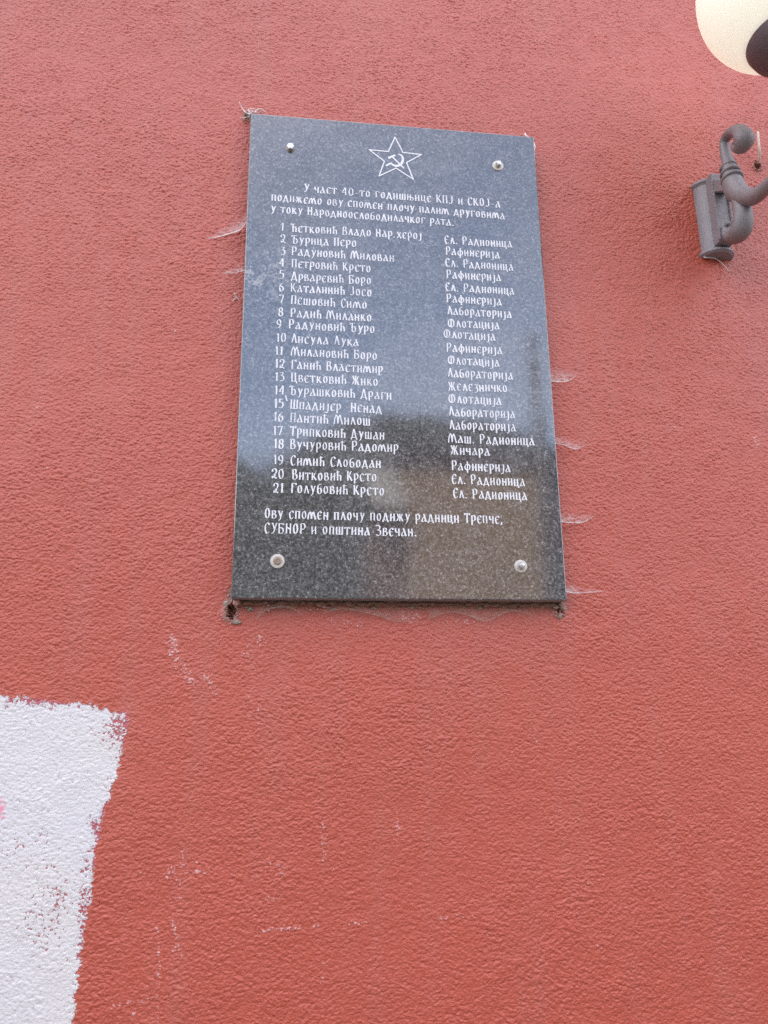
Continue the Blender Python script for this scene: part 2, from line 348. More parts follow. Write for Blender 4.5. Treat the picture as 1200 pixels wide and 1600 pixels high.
    B = V[border].copy(); B[:, 1] = 0.35; V = np.concatenate([V, B]); bi = nV + np.arange(nb)
    S = np.stack([border, bi, np.roll(bi, -1), np.roll(border, -1)], -1); Q = np.concatenate([Q, S])
    me = bpy.data.meshes.new('house_wall'); me.vertices.add(len(V)); me.vertices.foreach_set('co', V.ravel())
    me.loops.add(Q.size); me.loops.foreach_set('vertex_index', Q.ravel().astype(np.int32)); me.polygons.add(len(Q))
    me.polygons.foreach_set('loop_start', np.arange(0, Q.size, 4, dtype=np.int32)); me.polygons.foreach_set('loop_total', np.full(len(Q), 4, np.int32))
    sm = np.ones(len(Q), bool); sm[-nb:] = False; me.polygons.foreach_set('use_smooth', sm)
    for nm, arr in (('grain', g * 0.5 + 0.5), ('paint', paint), ('chalk', chalk), ('smear', np.clip(smear, 0, 1)), ('dirt_shade', dirt_shade), ('pink', pink), ('lip', lip), ('blush', blush), ('fine', fine)):
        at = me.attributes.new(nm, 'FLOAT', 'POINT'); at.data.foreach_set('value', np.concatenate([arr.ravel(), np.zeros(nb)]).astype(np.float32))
    me.update(); me.validate()
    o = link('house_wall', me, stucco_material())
    return tag(o, 'red rough stucco house wall with a white painted patch and chalky scuffs', 'wall')
wall = build_wall()

# ---------------------------------------------------------------- the plaque
def granite_material():
    mt, t, b = new_mat('polished_dark_granite')
    f1 = noise(t, 250, 3, 0.65); f2 = noise(t, 560, 2, 0.6); cloud = noise(t, 14, 5, 0.6); vs_ = noise(t, 60, 3, 0.6)
    v = mathn(t, 'ADD', mathn(t, 'MULTIPLY', f1, 0.62), mathn(t, 'MULTIPLY', f2, 0.38))
    c = mixc(t, ramp(t, v, 0.40, 0.60), (0.034, 0.033, 0.034), (0.150, 0.144, 0.140))
    c = mixc(t, ramp(t, v, 0.575, 0.66), c, (0.44, 0.425, 0.40))
    # a film of dust, heavier in blotches by the left edge
    co_ = t.nodes.new('ShaderNodeTexCoord').outputs['Object']
    sx = t.nodes.new('ShaderNodeSeparateXYZ'); t.links.new(co_, sx.inputs[0])
    dl = mathn(t, 'MULTIPLY', ramp(t, mathn(t, 'ABSOLUTE', mathn(t, 'SUBTRACT', sx.outputs['Z'], 0.13)), 0.10, 0.0), ramp(t, sx.outputs['X'], -0.17, -0.30))
    blot = mathn(t, 'MULTIPLY', dl, ramp(t, mathn(t, 'ADD', mathn(t, 'MULTIPLY', vs_, 0.8), mathn(t, 'MULTIPLY', f1, 0.6)), 0.68, 0.84))
    dust = mathn(t, 'ADD', mathn(t, 'MULTIPLY', ramp(t, cloud, 0.42, 0.75), 0.10), mathn(t, 'MULTIPLY', blot, 0.75), clamp=True)
    dust = mathn(t, 'ADD', dust, mathn(t, 'MULTIPLY', ramp(t, noise(t, 105, 2, 0.6), 0.68, 0.78), 0.22), clamp=True)
    c = mixc(t, dust, c, (0.36, 0.36, 0.36))
    t.links.new(c, b.inputs['Base Color'])
    r = mathn(t, 'ADD', 0.065, mathn(t, 'MULTIPLY', dust, 0.5)); t.links.new(r, b.inputs['Roughness'])
    b.inputs['IOR'].default_value = 1.95
    bump(t, b, noise(t, 3.0, 2, 0.5), 0.5, 0.0012)
    return mt
plaque = empty('memorial_plaque', (0, 0, PZ - 0.5), 'dark polished granite memorial plaque with white Cyrillic names, bolted to the red wall', 'plaque')
bm = bmesh.new(); box(bm, (-0.30, -PT, PZ - 0.50), (0.30, 0.012, PZ + 0.50), 0.0016, 2)
slab = finish('slab', bm, granite_material(), None)
slab.data.transform(Matrix.Translation((0, 0, -PZ))); slab.location = (0, 0, PZ)
SAWN = simple('sawn_dusty_granite', (0.27, 0.25, 0.225), 0.8, 0.35, 160)
slab.data.materials.append(SAWN)
for p_ in slab.data.polygons:
    if p_.normal.y > -0.5: p_.material_index = 1
slab.parent = plaque; slab.matrix_parent_inverse = world_of(plaque).inverted()

def letter_material():
    mt, t, b = new_mat('white_letter_paint')
    w = attr(t, 'wear'); n1 = noise(t, 260, 3, 0.6); n2 = noise(t, 34, 3, 0.6)
    k = mathn(t, 'ADD', w, mathn(t, 'ADD', mathn(t, 'MULTIPLY', mathn(t, 'SUBTRACT', n1, 0.5), 1.3), mathn(t, 'MULTIPLY', mathn(t, 'SUBTRACT', n2, 0.5), 0.9)))
    c = mixc(t, ramp(t, k, 0.50, 1.20), (0.80, 0.80, 0.795), (0.30, 0.30, 0.31))
    t.links.new(c, b.inputs['Base Color']); b.inputs['Roughness'].default_value = 0.55
    return mt
LET = letter_material()

# a pen alphabet: strokes are skeletons drawn with a broad nib; 'c' strokes are smoothed
def E(cx, cy, rx, ry, a0=90, a1=450, n=14):
    return [(cx + rx * math.cos(R(a0 + (a1 - a0) * k / n)), cy + ry * math.sin(R(a0 + (a1 - a0) * k / n))) for k in range(n + 1)]
V_ = lambda x, a=0.0, b=1.0: ('s', [(x, b), (x, a)])
GL = {
 'а': (0.60, [('s', [(.20, 1.0), (.30, .98), (.56, .0)]), ('c', [(.36, .72), (.16, .45), (.05, .2), (.10, .03), (.26, .06), (.47, .26)])]),
 'б': (0.56, [('s', E(.29, .36, .22, .36)), ('c', [(.07, .42), (.08, .85), (.20, 1.16), (.52, 1.26)])]),
 'в': (0.56, [V_(.09), ('c', [(.06, .97), (.30, 1.0), (.42, .86), (.36, .62), (.12, .54)]), ('c', [(.12, .54), (.40, .52), (.52, .28), (.40, .04), (.06, .03)])]),
 'г': (0.50, [V_(.10), ('s', [(.02, .96), (.50, .96)]), ('s', [(.49, 1.0), (.49, .80)])]),
 'д': (0.68, [('s', [(.30, 1.0), (.11, .10)]), ('s', [(.26, 1.0), (.36, .98), (.56, .10)]), ('s', [(.0, .10), (.66, .10)]), ('s', [(.03, .12), (.03, -.16)]), ('s', [(.63, .12), (.63, -.16)])]),
 'е': (0.52, [('c', [(.50, .80), (.42, .97), (.28, .99), (.10, .75), (.08, .40), (.18, .06), (.34, .0), (.52, .16)]), ('s', [(.09, .52), (.42, .54)])]),
 'ж': (0.86, [V_(.42), ('c', [(.04, .96), (.14, .92), (.24, .60), (.40, .50)]), ('c', [(.40, .50), (.22, .42), (.12, .10), (.0, .02)]), ('c', [(.82, .96), (.70, .92), (.58, .60), (.44, .50)]), ('c', [(.44, .50), (.60, .42), (.72, .10), (.86, .02)])]),
 'з': (0.50, [('c', [(.04, .90), (.22, 1.0), (.42, .84), (.34, .60), (.16, .54)]), ('c', [(.16, .54), (.42, .46), (.46, .10), (.26, -.16), (.02, -.20)])]),
 'и': (0.58, [V_(.09), V_(.49), ('s', [(.09, .28), (.49, .70)])]),
 'н': (0.58, [V_(.09), V_(.49), ('s', [(.09, .64), (.49, .40)])]),
 'ј': (0.36, [('c', [(.26, 1.0), (.27, .40), (.24, -.10), (.12, -.28), (-.06, -.26)]), ('s', [(.12, .97), (.30, .97)])]),
 'к': (0.58, [V_(.09), ('c', [(.52, .98), (.40, .90), (.28, .60), (.10, .50)]), ('s', [(.20, .55), (.56, .0)])]),
 'л': (0.58, [('c', [(.02, .02), (.10, .12), (.20, .60), (.27, 1.0)]), ('s', [(.20, 1.0), (.30, .98), (.56, .0)])]),
 'м': (0.92, [('c', [(.0, .0), (.05, .50), (.17, .90), (.26, 1.0)]), ('c', [(.24, 1.0), (.36, .70), (.42, .08)]), ('c', [(.42, .08), (.46, .60), (.56, .92), (.64, 1.0)]), ('c', [(.62, 1.0), (.74, .60), (.90, .0)])]),
 'њ': (0.86, [V_(.09), V_(.44), ('s', [(.09, .62), (.44, .46)]), ('c', [(.44, .50), (.70, .50), (.82, .26), (.70, .03), (.44, .03)])]),
 'о': (0.56, [('s', E(.28, .5, .20, .48))]),
 'п': (0.58, [V_(.09), V_(.49), ('s', [(.02, .96), (.56, .96)])]),
 'р': (0.56, [V_(.10, -.32, 1.0), ('c', [(.06, .95), (.32, 1.0), (.50, .78), (.46, .42), (.30, .26), (.12, .30)])]),
 'с': (0.52, [('c', [(.50, .80), (.42, .97), (.28, .99), (.10, .75), (.08, .40), (.18, .06), (.34, .0), (.52, .16)])]),
 'т': (0.58, [V_(.29), ('s', [(.0, .96), (.58, .96)]), ('s', [(.02, 1.0), (.02, .80)]), ('s', [(.56, 1.0), (.56, .80)])]),
 'ћ': (0.58, [V_(.12, 0, 1.32), ('s', [(-.06, 1.10), (.40, 1.18)]), ('c', [(.12, .58), (.34, .72), (.49, .56), (.50, .0)])]),
 'ђ': (0.58, [V_(.12, 0, 1.32), ('s', [(-.06, 1.10), (.40, 1.18)]), ('c', [(.12, .58), (.34, .72), (.50, .50), (.48, .0), (.26, -.26)])]),
 'у': (0.58, [('s', [(.03, 1.0), (.14, .98), (.33, .22)]), ('c', [(.56, 1.0), (.40, .50), (.26, -.05), (.08, -.32)])]),
 'ф': (0.80, [V_(.40, -.32, 1.28), ('s', E(.40, .5, .33, .42))]),
 'х': (0.58, [('s', [(.02, 1.0), (.12, .98), (.56, .0)]), ('s', [(.54, 1.0), (.03, .0)])]),
 'ц': (0.62, [V_(.09), V_(.47), ('s', [(.02, .04), (.60, .04)]), ('s', [(.59, .06), (.59, -.24)])]),
 'ч': (0.56, [('c', [(.07, 1.0), (.08, .66), (.20, .48), (.46, .52)]), V_(.47)]),
 'ш': (0.84, [V_(.09), V_(.42), V_(.75), ('s', [(.02, .04), (.82, .04)])]),
 'Б': (0.64, [V_(.10, 0, 1.32), ('s', [(.02, 1.27), (.58, 1.27)]), ('s', [(.56, 1.32), (.56, 1.10)]), ('c', [(.10, .74), (.42, .72), (.58, .40), (.44, .05), (.04, .04)])]),
 'Ф': (0.96, [V_(.46, .06, 1.26), ('s', E(.46, .66, .38, .62))]),
 'Ј': (0.52, [('c', [(.40, 1.32), (.41, .50), (.38, .14), (.22, .0), (.0, .10)]), ('s', [(.22, 1.28), (.46, 1.28)])]),
 'Р': (0.62, [V_(.10, 0, 1.32), ('c', [(.04, 1.27), (.36, 1.32), (.54, 1.10), (.50, .74), (.32, .58), (.14, .62)])]),
 'У': (0.62, [('s', [(.03, 1.32), (.14, 1.30), (.36, .56)]), ('c', [(.60, 1.32), (.44, .74), (.30, .20), (.16, .0), (.04, .02)])]),
 'Ћ': (0.70, [V_(.20, 0, 1.32), ('s', [(-.06, 1.27), (.50, 1.27)]), ('s', [(-.05, 1.32), (-.05, 1.10)]), ('c', [(.20, .66), (.42, .82), (.58, .66), (.60, .0)])]),
 'Ђ': (0.70, [V_(.20, 0, 1.32), ('s', [(-.06, 1.27), (.50, 1.27)]), ('s', [(-.05, 1.32), (-.05, 1.10)]), ('c', [(.20, .66), (.42, .82), (.60, .60), (.58, .18), (.42, .0), (.26, .06)])]),
 'З': (0.62, [('c', [(.04, 1.20), (.26, 1.32), (.50, 1.12), (.40, .80), (.18, .72)]), ('c', [(.18, .72), (.52, .64), (.56, .24), (.34, .0), (.02, .10)]), ('s', [(.02, 1.32), (.40, 1.30)])]),
 '0': (0.64, [('s', E(.32, .62, .25, .62))]),
 '1': (0.36, [V_(.22, 0, 1.25), ('s', [(.22, 1.23), (.04, 1.02)])]),
 '2': (0.62, [('c', [(.06, .86), (.08, 1.16), (.32, 1.26), (.52, 1.02), (.44, .66), (.16, .40)]), ('c', [(.10, .30), (.10, .06), (.34, .12), (.60, .0)]), ('c', [(.16, .40), (.36, .50), (.30, .22), (.08, .06)])]),
 '3': (0.58, [('s', [(.06, 1.20), (.50, 1.20)]), ('s', [(.48, 1.20), (.22, .74)]), ('c', [(.22, .74), (.48, .68), (.54, .30), (.34, .02), (.04, .06)])]),
 '4': (0.64, [V_(.46, 0, 1.25), ('s', [(.42, 1.25), (.04, .42)]), ('s', [(.0, .42), (.62, .42)])]),
 '5': (0.58, [('s', [(.10, 1.22), (.54, 1.22)]), ('s', [(.12, 1.24), (.10, .74)]), ('c', [(.10, .74), (.40, .80), (.54, .46), (.40, .06), (.04, .04)])]),
 '6': (0.60, [('c', [(.46, 1.26), (.20, 1.00), (.06, .50), (.14, .06), (.34, .0), (.52, .28), (.44, .62), (.26, .72), (.10, .52)])]),
 '7': (0.58, [('s', [(.02, 1.20), (.54, 1.20)]), ('s', [(.52, 1.22), (.20, .0)]), ('s', [(.04, 1.25), (.04, 1.04)])]),
 '8': (0.60, [('s', E(.30, .94, .20, .31)), ('s', E(.30, .33, .24, .33))]),
 '9': (0.60, [('c', [(.48, .72), (.30, .54), (.08, .70), (.08, 1.02), (.28, 1.26), (.50, 1.02), (.48, .50), (.36, .14), (.12, .0)])]),
 '.': (0.24, [('s', [(.10, .17), (.10, .0)])]),
 ',': (0.24, [('s', [(.12, .16), (.06, -.22)])]),
 '-': (0.42, [('s', [(.04, .46), (.38, .46)]), ]),
}
for cp in 'АВГДЕЖИКЛМНОПСТЦШЧ':
    w_, st = GL[cp.lower()]
    GL[cp] = (w_ * 1.10, [(k, [(x * 1.10, y * 1.32 if y > 0 else y) for x, y in p]) for k, p in st])

class Ink:                        # collects letter strokes as thin prisms lying on the slab's face
    def __init__(s): s.v = []; s.f = []; s.w = []; s.k = 0
    def strip(s, pts, wid, wear):
        s.k = (s.k + 1) % 12; y1 = -PT - 0.0005 - 0.00004 * s.k; y0 = -PT + 0.0002
        n = len(pts); L_, R_ = [], []
        closed = n > 3 and math.hypot(pts[0][0] - pts[-1][0], pts[0][1] - pts[-1][1]) < 1e-6
        for i in range(n):
            a = pts[(i - 1) % (n - 1)] if closed else pts[max(i - 1, 0)]; b = pts[(i + 1) % (n - 1)] if closed else pts[min(i + 1, n - 1)]
            dx, dz = b[0] - a[0], b[1] - a[1]; l = math.hypot(dx, dz) or 1; h = wid[i] / 2
            L_.append((pts[i][0] - dz / l * h, pts[i][1] + dx / l * h)); R_.append((pts[i][0] + dz / l * h, pts[i][1] - dx / l * h))
        o = len(s.v)
        for q in L_: s.v += [(q[0], y1, q[1]), (q[0], y0, q[1])]
        for q in R_: s.v += [(q[0], y1, q[1]), (q[0], y0, q[1])]
        s.w += [wear] * (4 * n); r = o + 2 * n
        for i in range(n - 1):
            a, b = o + 2 * i, o + 2 * i + 2; c, d = r + 2 * i, r + 2 * i + 2
            s.f += [(a, c, d, b), (a, b, b + 1, a + 1), (c, c + 1, d + 1, d)]
        s.f += [(o, o + 1, r + 1, r), (o + 2 * n - 2, r + 2 * n - 2, r + 2 * n - 1, o + 2 * n - 1)]
    def done(s, name, parent):
        me = bpy.data.meshes.new(name); me.from_pydata(s.v, [], s.f)
        at = me.attributes.new('wear', 'FLOAT', 'POINT'); at.data.foreach_set('value', np.array(s.w, np.float32)); me.update()
        bm = bmesh.new(); bm.from_mesh(me); bmesh.ops.recalc_face_normals(bm, faces=bm.faces); bm.to_mesh(me); bm.free()
        return link(name, me, LET, parent)

XH = 0.0141; NIB = R(24)
GAP = 0.20; SPACE = 0.52
def text_width(tx):
    return sum((SPACE if ch == ' ' else GL[ch][0] + GAP) for ch in tx) - GAP
def write(ink, tx, p0, p1=None, xh=XH, thick=0.192):
    a = on_y(p0[0], p0[1], -PT); w = text_width(tx)
    if p1 is not None:
        b = on_y(p1[0], p1[1], -PT); sx = math.hypot(b.x - a.x, b.z - a.z) / w; ang = math.atan2(b.z - a.z, b.x - a.x)
    else: sx = xh * 1.02; ang = 0
    ca, sa = math.cos(ang), math.sin(ang); cur = 0.0; word = random.uniform(-0.1, 0.15)
    for ch in tx:
        if ch == ' ': cur += SPACE; word = random.uniform(-0.12, 0.22); continue
        gw, st = GL[ch]; jz = random.gauss(0, 0.018) * xh; tilt = random.gauss(0, 0.018); wear = 0.28 + word + random.uniform(-0.22, 0.22); th = thick * random.uniform(0.88, 1.16)
        for kind, pts in st:
            if kind == 'c': pts = [tuple(q) for q in catmull(pts, 4)]
            n = len(pts); wid = []
            for i in range(n):
                A, B = pts[max(i - 1, 0)], pts[min(i + 1, n - 1)]
                if kind == 's' and n == 15: A, B = pts[(i - 1) % 14], pts[(i + 1) % 14]
                d = math.atan2((B[1] - A[1]) * xh, (B[0] - A[0]) * sx)
                wid.append(xh * max(0.075, th * abs(math.sin(d - NIB))) * (0.96 + 0.08 * random.random()))
            q = []
            for x, z in pts:
                lx = (cur + x) * sx + tilt * z * xh; lz = z * xh + jz
                q.append((a.x + lx * ca - lz * sa, a.z + lx * sa + lz * ca))
            ink.strip(q, wid, wear)
        cur += gw + GAP

ink = Ink()
write(ink, 'У част 40-то годишњице КПЈ и СКОЈ-а', (474.7, 300), (781.3, 324.7))
write(ink, 'подижемо ову спомен плочу палим друговима', (424.2, 313.8), (788.3, 343))
write(ink, 'у току Народноослободилачког рата.', (423.3, 332), (709.2, 353.3))
ink.done('dedication_text', plaque)

NAMES = [
 ('Ћетковић Владо Нар.херој', 439, 360.8, 455.4, 362.5, 658.5, 374.4), ('Ђурица Перо', 438.8, 379.6, 456.5, 381, 556.5, 386.3),
 ('Радуновић Милован', 438.3, 398.3, 455.8, 398.8, 615.4, 409.4), ('Петровић Крсто', 436.3, 416.7, 455.8, 418, 578.8, 426),
 ('Дрваревић Боро', 436.3, 435.8, 455, 438.3, 579.4, 444.8), ('Каталинић Јосо', 436.3, 455, 454.4, 456, 580.4, 463.3),
 ('Пешовић Симо', 436.7, 474, 454.4, 475.4, 572.7, 482.7), ('Радић Миланко', 435, 494.2, 454, 495.6, 580, 502.5),
 ('Радуновић Ђуро', 431.9, 513, 451.3, 513.5, 585, 520.8), ('Лисула Лука', 432, 534.2, 455, 535.6, 560, 541.3),
 ('Милановић Боро', 430.4, 554.4, 455, 555.8, 588.8, 562.7), ('Ганић Властимир', 429.8, 575.2, 455, 576.3, 598, 584.2),
 ('Цветковић Жико', 429.8, 595.4, 455, 596.7, 590.2, 603.3), ('Ђурашковић Драги', 429, 616.3, 453.3, 617.3, 611.3, 624.8),
 ('Шпадијер  Ненад', 428.3, 637.3, 453.3, 638.8, 596, 646), ('Пантић Милош', 427.7, 658, 453.3, 659.6, 578.3, 665.2),
 ('Трипковић Душан', 427, 679.8, 453.3, 680.8, 600.2, 687.3), ('Вучуровић Радомир', 428, 700.2, 453.3, 701.7, 622, 706.5),
 ('Симић Слободан', 427.7, 725.8, 453.8, 726.9, 594.8, 731.7), ('Витковић Крсто', 424.6, 747.7, 456.7, 749.4, 588, 752.3),
 ('Голубовић Крсто', 427, 770, 454.6, 770.2, 600, 774.4)]
ink = Ink()
for i, (nm, nx, ny, x0, y0, x1, y1) in enumerate(NAMES):
    write(ink, str(i + 1), (nx, ny), xh=XH * 1.02, thick=0.205); write(ink, nm, (x0, y0), (x1, y1))
a = on_y(446, 618, -PT); b = on_y(448.5, 627, -PT); ink.strip([(a.x, a.z), (b.x, b.z)], [0.002, 0.0026], 0.1)   # stray tick by line 15
ink.done('name_list', plaque)
JOBS = [
 ('Ел. Радионица', 695, 380.8, 799.7, 387.2), ('Рафинерија', 696.7, 398.3, 780.3, 404.2), ('Ел. Радионица', 696.2, 416.7, 801.7, 423.3), ('Рафинерија', 698, 434.7, 782.5, 440),
 ('Ел. Радионица', 696.2, 454.5, 803.3, 460.8), ('Рафинерија', 698, 472.5, 783.3, 477.5), ('Лабораторија', 699.2, 491.7, 799.2, 497.5), ('Флотација', 699.7, 511.2, 780, 514.7),
 ('Флотација', 693, 528.3, 773.7, 532.8), ('Рафинерија', 698, 549.7, 784.2, 553.8), ('Флотација', 699.7, 569.2, 780, 573.3), ('Лабораторија', 699.7, 589.2, 801.2, 593.8),
 ('Железничко', 700.5, 610.5, 792.5, 613), ('Флотација', 700.8, 629.7, 783, 633.3), ('Лабораторија', 701.7, 650, 804.7, 654.2), ('Лабораторија', 702.5, 670.8, 805.5, 674.3),
 ('Маш. Радионица', 701, 692, 834.7, 696.3), ('Жичара', 704.2, 710.4, 765, 712.3), ('Рафинерија', 706, 734.8, 797.3, 737.9), ('Ел. Радионица', 706, 756.2, 820, 760), ('Ел. Радионица', 708.2, 778.2, 823.3, 781.4)]
ink = Ink()
for nm, x0, y0, x1, y1 in JOBS: write(ink, nm, (x0, y0), (x1, y1))
ink.done('workplace_list', plaque)
ink = Ink()
write(ink, 'Ову спомен плочу подижу радници Трепче,', (413.5, 809.6), (785.4, 818.6)); write(ink, 'СУБНОР и општина Звечан.', (413, 833), (651, 838.2))
ink.done('closing_text', plaque)

P2 = lambda u, v: (on_y(u, v, -PT).x, on_y(u, v, -PT).z)
ink = Ink()
star = [P2(*p) for p in ((617.2, 214.6), (629.7, 238.5), (658.3, 241.7), (635.3, 254.4), (645.6, 280.4), (618.8, 263), (592.4, 275.2), (600.5, 252.2), (577, 234.4), (606.7, 237.2))]
for i in range(10):
    A, B = star[i], star[(i + 1) % 10]; dx, dz = B[0] - A[0], B[1] - A[1]; l = math.hypot(dx, dz); e = 0.0009
    ink.strip([(A[0] - dx / l * e, A[1] - dz / l * e), (B[0] + dx / l * e, B[1] + dz / l * e)], [0.0026, 0.0026], -0.25)
so_ = ink.done('star_emblem', plaque)
ink = Ink()
ink.strip([P2(606.5, 247.2), P2(617.6, 242.6)], [0.0052, 0.0046], -0.25)
ink.strip([P2(612.3, 244.8), P2(631.4, 263.2)], [0.0032, 0.0032], -0.25)
sk = [tuple(q) for q in catmull([P2(621.8, 240.6), P2(627.6, 243.8), P2(629.4, 250), P2(626, 257), P2(619, 259.6), P2(613.5, 257.6), P2(610.8, 254.8)], 5)]
ink.strip(sk, [0.0012 + 0.0042 * math.sin(math.pi * (0.08 + 0.80 * i / (len(sk) - 1))) for i in range(len(sk))], -0.25)
ink.strip([P2(611.2, 254.8), P2(603.2, 259.4)], [0.0036, 0.0042], -0.25)
ink.done('hammer_and_sickle', so_)

# bolts
STEEL = simple('zinc_bolt_steel', (0.62, 0.60, 0.57), 0.32, 0.25, 120, 0.75, 0.0002, 300)
WASH = simple('dull_washer_steel', (0.58, 0.54, 0.47), 0.5, 0.35, 150, 0.30, 0.0002, 300)
RUSTY = simple('rusty_bolt_steel', (0.36, 0.27, 0.20), 0.5, 0.5, 160, 0.5, 0.0003, 300)
def bolt(u, v, rw, head, low=False, rust=False, k=1.0):
    p = on_y(u, v, -PT); ax = (0, -1, 0); o0 = (p.x, -PT, p.z)
    if rw:
        bm = bmesh.new(); lathe(bm, [(0.004, -0.001), (rw, -0.001), (rw, 0.0012), (rw - 0.0006, 0.0019), (rw * 0.62, 0.0024), (rw * 0.58, 0.0018), (0.003, 0.0018)], o0, ax, 36)
        base = finish('bolt', bm, WASH, plaque, False)
    bm = bmesh.new()
    if low: prof = [(0.003, 0.001), (head, 0.001), (head, 0.0030), (head * 0.9, 0.0038), (head * 0.5, 0.0040), (head * 0.45, 0.0032), (0.001, 0.0032)]; sg = 24
    else: prof = [(0.003, 0.001), (head, 0.001), (head, 0.0095 * k), (head * 0.88, 0.0108 * k), (head * 0.45, 0.0112 * k), (0.0005, 0.0113 * k)]; sg = 6
    lathe(bm, prof, o0, ax, sg)
    if rw: finish('bolt_head', bm, RUSTY if rust else STEEL, base, False)
    else:
        base = finish('bolt', bm, STEEL, plaque, False)
        bm = bmesh.new(); lathe(bm, [(0.003, -0.001), (0.0088, -0.001), (0.0088, 0.0008), (0.007, 0.0014), (0.003, 0.0014)], o0, ax, 24); finish('washer', bm, RUSTY, base)
bolt(454.0, 231.5, 0, 0.0078, k=0.70); bolt(777.8, 259.5, 0.0122, 0.0058); bolt(433.5, 877, 0.0128, 0.0066, True, True); bolt(813.5, 885, 0.0120, 0.0056)

# crumbs of mortar and frayed mesh fibres at the slab's corners, fixed to the wall
MORTAR = simple('pale_mortar', (0.34, 0.29, 0.23), 0.9, 0.4, 150, 0, 0.001, 250)
PALE = simple('pinkish_filler', (0.52, 0.30, 0.26), 0.85, 0.2, 150, 0, 0.0006, 250)
def lump(u, v, r, mat, d=0.004, sq=(1, 1, 1)):
    p = on_y(u, v, -d); bm = bmesh.new(); bmesh.ops.create_icosphere(bm, subdivisions=3, radius=r)
    for w in bm.verts:
        n = w.co.normalized(); k = 1 + 0.22 * math.sin(n.x * 5 + u) * math.sin(n.z * 6 + v) + 0.14 * math.sin(n.y * 11 + n.x * 9 + u * 2)
        w.co = Vector((n.x * sq[0], n.y * sq[1], n.z * sq[2])) * r * k + Vector((p.x, -d, p.z))
    return finish('mortar_lump', bm, mat, wall, True)
lump(369, 941, 0.0055, PALE, 0.012, (1, 1, 1.1)); lump(354, 943, 0.0050, MORTAR, 0.002, (1.1, .6, 1)); lump(370, 972, 0.0045, MORTAR, 0.001, (1.6, .5, .8))
lump(868, 949, 0.0045, MORTAR, 0.006, (1, 1, .8)); lump(875, 963, 0.0038, MORTAR, 0.002, (.9, .8, 1.1)); lump(881, 951, 0.0032, MORTAR, 0.003)
lump(388, 184, 0.0045, MORTAR, 0.010, (1, .8, .7)); lump(384, 178, 0.0028, MORTAR, 0.008)
for k in range(40):                         # crumbs clinging under the lower edge
    f = random.random(); lump(372 + 500 * f + random.uniform(-4, 4), 944.5 + 3 * f + abs(random.gauss(0, 5)), random.uniform(0.0012, 0.0036), MORTAR if random.random() < 0.6 else PALE, 0.001, (random.uniform(.8, 1.8), .6, random.uniform(.6, 1)))
rb_ = random.Random(3); bead = []
for k in range(90):                         # broken bead of old mortar between the slab's lower edge and the wall
    bead.append((-0.295 + 0.59 * k / 89, -0.0015 - 0.004 * rb_.random(), PZ - 0.5035 - 0.004 * rb_.random(), max(0.0004, rb_.gauss(0.0026, 0.0016))))
bm = bmesh.new(); sweep(bm, bead, 3, 10); finish('mortar_bead', bm, simple('dirty_brown_mortar', (0.26, 0.155, 0.115), 0.9, 0.5, 120, 0, 0.0012, 220), wall, True)
FIB = simple('frayed_white_fibre', (0.80, 0.74, 0.70), 0.8, 0.1, 90)
def fibre(pts, r, d0=0.004):
    q = [on_y(u, v, -(d0 + 0.004 * math.sin(i * 1.9 + u))) for i, (u, v) in enumerate(pts)]
    bm = bmesh.new(); sweep(bm, [(*p, r * 1.6 * (1 - 0.7 * i / (len(q) - 1))) for i, p in enumerate(q)], 5, 8); return finish('loose_fibre', bm, FIB, wall, True)
fibre([(391, 179), (384, 176), (379, 170), (374, 159)], 0.0011); fibre([(392, 177), (388, 172), (395, 170), (404, 172)], 0.0009); fibre([(389, 181), (382, 184), (376, 183)], 0.0008); fibre([(398, 176), (404, 170), (411, 172), (415, 176)], 0.0008); fibre([(390, 178), (396, 174), (401, 176), (408, 174)], 0.0007)
fibre([(820, 209), (823, 213), (828, 215)], 0.0013); fibre([(833, 222), (836, 230), (834, 238), (838, 243)], 0.0011); fibre([(366, 458), (368, 466), (363, 470)], 0.0010); fibre([(368, 463), (374, 470)], 0.0008); fibre([(1100, 402), (1120, 405), (1140, 424)], 0.0010, 0.006)


# cobwebs spun between the slab's edges and the wall: thin films with a sagging pale lower strand
def web_material(name, col, film):
    mt, t, b = new_mat(name)
    om = next(n for n in t.nodes if n.type == 'OUTPUT_MATERIAL')
    tr = t.nodes.new('ShaderNodeBsdfTransparent'); ms = t.nodes.new('ShaderNodeMixShader')
    a_ = attr(t, 'strand'); n_ = noise(t, 130, 4, 0.65, stretch=(0.5, 1, 1.6)); m_ = noise(t, 420, 2, 0.6)
    f = mathn(t, 'ADD', mathn(t, 'MULTIPLY', a_, 1.25), mathn(t, 'MULTIPLY', attr(t, 'film'), mathn(t, 'MULTIPLY', ramp(t, mathn(t, 'ADD', mathn(t, 'MULTIPLY', n_, 0.7), mathn(t, 'MULTIPLY', m_, 0.3)), 0.36, 0.66), film)), clamp=True)
    c_ = mixc(t, n_, tuple(x * 0.85 for x in col), col); t.links.new(c_, b.inputs['Base Color']); b.inputs['Roughness'].default_value = 0.9
    t.links.new(f, ms.inputs[0]); t.links.new(tr.outputs[0], ms.inputs[1]); t.links.new(b.outputs[0], ms.inputs[2]); t.links.new(ms.outputs[0], om.inputs['Surface'])
    return mt
WEB = web_material('white_cobweb', (0.86, 0.79, 0.75), 0.62); DUSTY = web_material('dusty_cobweb', (0.44, 0.33, 0.26), 0.55)
